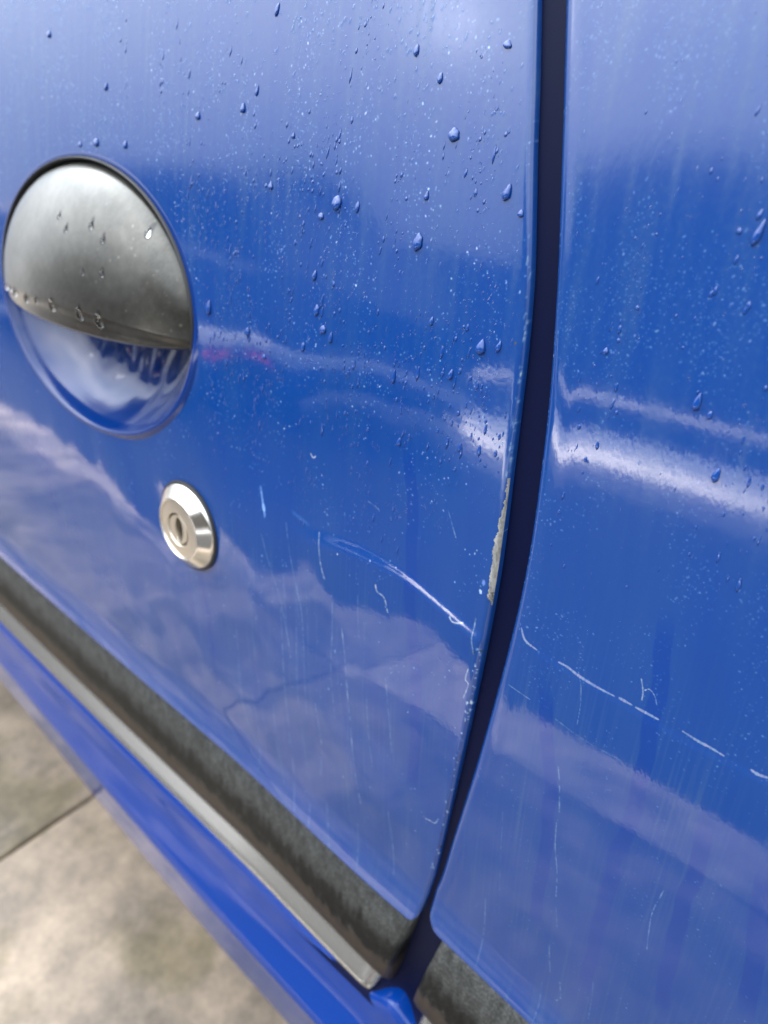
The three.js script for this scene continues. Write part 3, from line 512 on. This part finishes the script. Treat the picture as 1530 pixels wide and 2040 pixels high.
{ // dark car parked opposite
  const pc = thing('parked_car', 'dark car with red rear reflector parked opposite, seen only mirrored in the door', 'car');
  const body = new THREE.MeshPhysicalMaterial({ color: lin(0.02, 0.022, 0.028), roughness: 0.25, clearcoat: 1, clearcoatRoughness: 0.04 });
  const glass = new THREE.MeshPhysicalMaterial({ color: lin(0.01, 0.012, 0.014), roughness: 0.04 });
  const ext = (pts, z0, z1, bevel) => { const s = new THREE.Shape(pts.map((p) => new THREE.Vector2(...p))); return new THREE.ExtrudeGeometry(s, { depth: z1 - z0 - 2 * bevel, bevelEnabled: true, bevelSize: bevel, bevelThickness: bevel, bevelSegments: 4 }).translate(0, 0, z0 + bevel); };
  const arc = (cx, r) => { const o = []; for (let k = 0; k <= 10; k++) { const t = k / 10 * Math.PI; o.push([cx + r * Math.cos(t), 0.30 + r * Math.sin(t) * 0.98]); } return o; };
  const X = -2.25, Z = 1.65;                       // its rear end and near side
  part('body', ext([[X, 0.34], [X + 0.02, 0.62], [X - 0.05, 0.86], [X - 1.0, 0.90], [X - 2.6, 0.88], [X - 3.7, 0.74], [X - 4.0, 0.6], [X - 4.02, 0.3], ...arc(X - 3.25, 0.34).reverse(), ...arc(X - 0.72, 0.34).reverse()], Z, Z + 1.65, 0.05), body, pc);
  part('cabin', ext([[X - 0.12, 0.86], [X - 0.35, 1.28], [X - 0.75, 1.37], [X - 1.7, 1.36], [X - 2.6, 0.86]], Z + 0.15, Z + 1.5, 0.06), body, pc);
  part('side_window', ext([[X - 0.35, 0.9], [X - 0.47, 1.22], [X - 0.8, 1.29], [X - 1.15, 1.30], [X - 1.15, 0.9]], Z + 0.125, Z + 0.2, 0.01), glass, pc);
  part('side_window', ext([[X - 1.22, 0.9], [X - 1.22, 1.30], [X - 1.68, 1.28], [X - 2.35, 0.9]], Z + 0.125, Z + 0.2, 0.01), glass, pc);
  const red = new THREE.MeshPhysicalMaterial({ color: lin(0.85, 0.07, 0.02), roughness: 0.1 });
  for (const rx of [X - 0.02, X - 0.2]) part('reflector', box(rx - 0.06, rx + 0.06, 0.35, 0.405, Z - 0.05, Z + 0.2, 0.015), red, pc);
  part('bumper', box(X - 0.62, X + 0.1, 0.42, 0.54, Z - 0.045, Z + 1.69, 0.04), new THREE.MeshPhysicalMaterial({ color: lin(0.72, 0.73, 0.75), roughness: 0.25 }), pc);
  for (const cx of [X - 0.72, X - 3.25]) {
    const wh = part('wheel', new THREE.TorusGeometry(0.235, 0.075, 14, 40).translate(cx, 0.305, Z + 0.12), M.rubber, pc);
    part('rim', new THREE.CylinderGeometry(0.19, 0.19, 0.08, 32).rotateX(Math.PI / 2).translate(cx, 0.305, Z + 0.10), M.lip, wh);
  }
  part('underbody', box(X - 3.9, X - 0.1, 0.2, 0.4, Z + 0.15, Z + 1.5), M.under, pc);
}

// ---------------------------------------------------------------- rain
function dropGeometry(narrow, flat, rings = 7, seg = 22, odd = 0) {
  const pos = [0, 0, 1], idx = [];
  for (let r = 1; r <= rings; r++) { const q = r / rings; for (let s = 0; s < seg; s++) { const t = s / seg * 2 * Math.PI, v = -Math.cos(t), w = Math.sin(t) * (1 - narrow * (0.5 + 0.5 * v)), k = 1 + (odd ? 0.22 * N(Math.cos(t) * 1.3 + odd * 7.3, Math.sin(t) * 1.3, odd) : 0); pos.push(w * q * k, v * q * k, Math.pow(1 - Math.pow(q, flat), 0.5) * (1 - 0.35 * v * q) - (r === rings ? 0.12 : 0)); } }
  pos.push(0, 0, -0.12);
  for (let s = 0; s < seg; s++) {
    const n = (s + 1) % seg; idx.push(0, 1 + s, 1 + n);
    for (let r = 0; r < rings - 1; r++) { const a = 1 + r * seg + s, b = 1 + r * seg + n; idx.push(a, a + seg, b + seg, a, b + seg, b); }
    idx.push(1 + (rings - 1) * seg + n, 1 + (rings - 1) * seg + s, pos.length / 3 - 1);
  }
  return geom(pos, idx);
}
const SHAPES = [[0.15, 2.2], [0.45, 2.4], [0.62, 2.6], [0.3, 3], [0.5, 2.5], [0.25, 2.8], [0.6, 3], [0.4, 2.3]].map(([a, f], i) => dropGeometry(a, f, 8, 26, 1 + i * 0.7));
const surface = (x, b) => (x < doorEdge(b) ? doorZ(x, b) : rearZ(x, b));
function seat(o, x, b, zf, lean = 0) {
  const e = 4e-4, n = new THREE.Vector3(-(zf(x + e, b) - zf(x - e, b)) / (2 * e), -(zf(x, b + e) - zf(x, b - e)) / (2 * e), 1).normalize();
  o.position.set(x, Y0(b), zf(x, b)); o.quaternion.setFromUnitVectors(new THREE.Vector3(0, 0, 1), n).multiply(new THREE.Quaternion().setFromAxisAngle(new THREE.Vector3(0, 0, 1), lean));
}
{
  const rnd = random(31); let n = 0;
  const add = (x, b, w, h, zf, lean, label, group, m) => {
    const o = new THREE.Mesh(SHAPES[Math.floor(rnd() * 8)], m); o.name = n ? 'water_drop_' + String(n).padStart(3, '0') : 'water_drop'; n++;
    seat(o, x, b, zf, lean); o.scale.set(w * 0.58, h * 0.58, Math.min(0.0012, 0.33 * Math.min(w, h))); tag(o, label, 'water drop', group); scene.add(o);
  };
  DROPS.forEach(([x, b, w, h], i) => add(M4(x), M4(b), M4(w), M4(h), surface, -0.12 - 0.15 * rnd() * smooth(-0.1, 0.02, M4(b)), DROP_LABELS[i], M4(x) < -0.1 ? 'rain drops on the door' : 'rain drops beside the gap', M.bead));
  const flapZ = (x, b) => { const u = 0.5 + (x - HANDLE.x) / (2 * HANDLE.a * 0.948); let lo = 0, hi = 1; for (let k = 0; k < 24; k++) { const m = (lo + hi) / 2; flapPoint(u, m)[1] < b ? (lo = m) : (hi = m); } return flapPoint(u, lo)[2]; };
  FLAP.forEach(([x, b, w], i) => add(M4(x), Math.max(M4(b), CH + 0.0006), M4(w) * (i < 8 ? 1.7 : 1.2), M4(w) * (i < 8 ? 1.9 : 1.6), flapZ, 0, FLAP_LABELS[i], i < 8 ? 'drops hanging along the flap edge' : 'drops on the domed flap', M.water));
}
{ // fine spray: nobody could count it
  const g = dropGeometry(0.25, 2.4, 3, 8), rnd = random(47), list = [];
  for (let k = 0; k < 160000 && list.length < 15000; k++) {
    const rearSide = rnd() < 0.22, x = rearSide ? -0.1 + rnd() * 0.13 : -0.52 + rnd() * 0.43, b = 0.05 - 0.33 * rnd();
    if (!rearSide && (x > doorEdge(b) - 0.003 || inHandle(x, b) < 1.06)) continue;
    if (rearSide && x < rearEdge(b) + 0.005) continue;
    const high = smooth(-0.16, -0.02, b), patch = 0.5 + 0.9 * N(x / 0.02, b / 0.035, 12), p = (0.03 + 0.97 * high * smooth(-0.17, -0.11, b)) * clamp(patch) * (rearSide ? 0.3 : 1);
    if (rnd() > p) continue;
    list.push([x, b, (rearSide ? 0.75 : 1) * (0.00011 + 0.00042 * Math.pow(rnd(), 4))]);
  }
  const inst = new THREE.InstancedMesh(g, M.film, list.length), o = new THREE.Object3D();
  list.forEach(([x, b, r], i) => { seat(o, x, b, surface, -0.25 + 0.3 * (rnd() - 0.5)); o.scale.set(r * (0.8 + 0.4 * rnd()), r * (1 + 1.3 * rnd()), r * 0.6); o.updateMatrix(); inst.setMatrixAt(i, o.matrix); });
  inst.name = 'fine_rain_spray'; tag(inst, 'fine spray of tiny rain droplets across the upper blue paintwork', 'rain spray', null, 'stuff'); scene.add(inst);
}

{ // runs and beads of water lower on the door
  const g = dropGeometry(0.35, 2.5, 3, 9, 2.2), rnd = random(83), list = [];
  for (let k = 0; k < 60000 && list.length < 2400; k++) {
    const rearSide = rnd() < 0.2, x = rearSide ? -0.085 + rnd() * 0.11 : -0.30 + rnd() * 0.205, b = 0.035 - 0.20 * Math.pow(rnd(), 0.7);
    if (!rearSide && (x > doorEdge(b) - 0.003 || inHandle(x, b) < 1.08)) continue;
    if (rearSide && b < -0.11) continue;
    if (N(x / 0.016, b / 0.05, 21) + 0.35 * N(x / 0.004, b / 0.02, 4) < -0.02 + 0.5 * rnd() - 0.35 * smooth(0.03, 0.0, Math.abs(b + 0.075))) continue;
    if (b < -0.115 && rnd() < smooth(-0.115, -0.14, b) * 1.1) continue;
    list.push([x, b, 0.00014 + 0.00062 * Math.pow(rnd(), 3.4)]);
  }
  const inst = new THREE.InstancedMesh(g, M.bead, list.length), o = new THREE.Object3D();
  list.forEach(([x, b, r], i) => { seat(o, x, b, surface, -0.1 + 0.3 * (rnd() - 0.5)); o.scale.set(r * (0.7 + 0.4 * rnd()), r * (1.1 + 2.6 * Math.pow(rnd(), 3)), r * 0.34); o.updateMatrix(); inst.setMatrixAt(i, o.matrix); });
  inst.name = 'rain_beads'; tag(inst, 'scattered little beads of rain between the handle and the crease', 'rain beads', null, 'stuff'); scene.add(inst);
}

renderer.render(scene, camera);
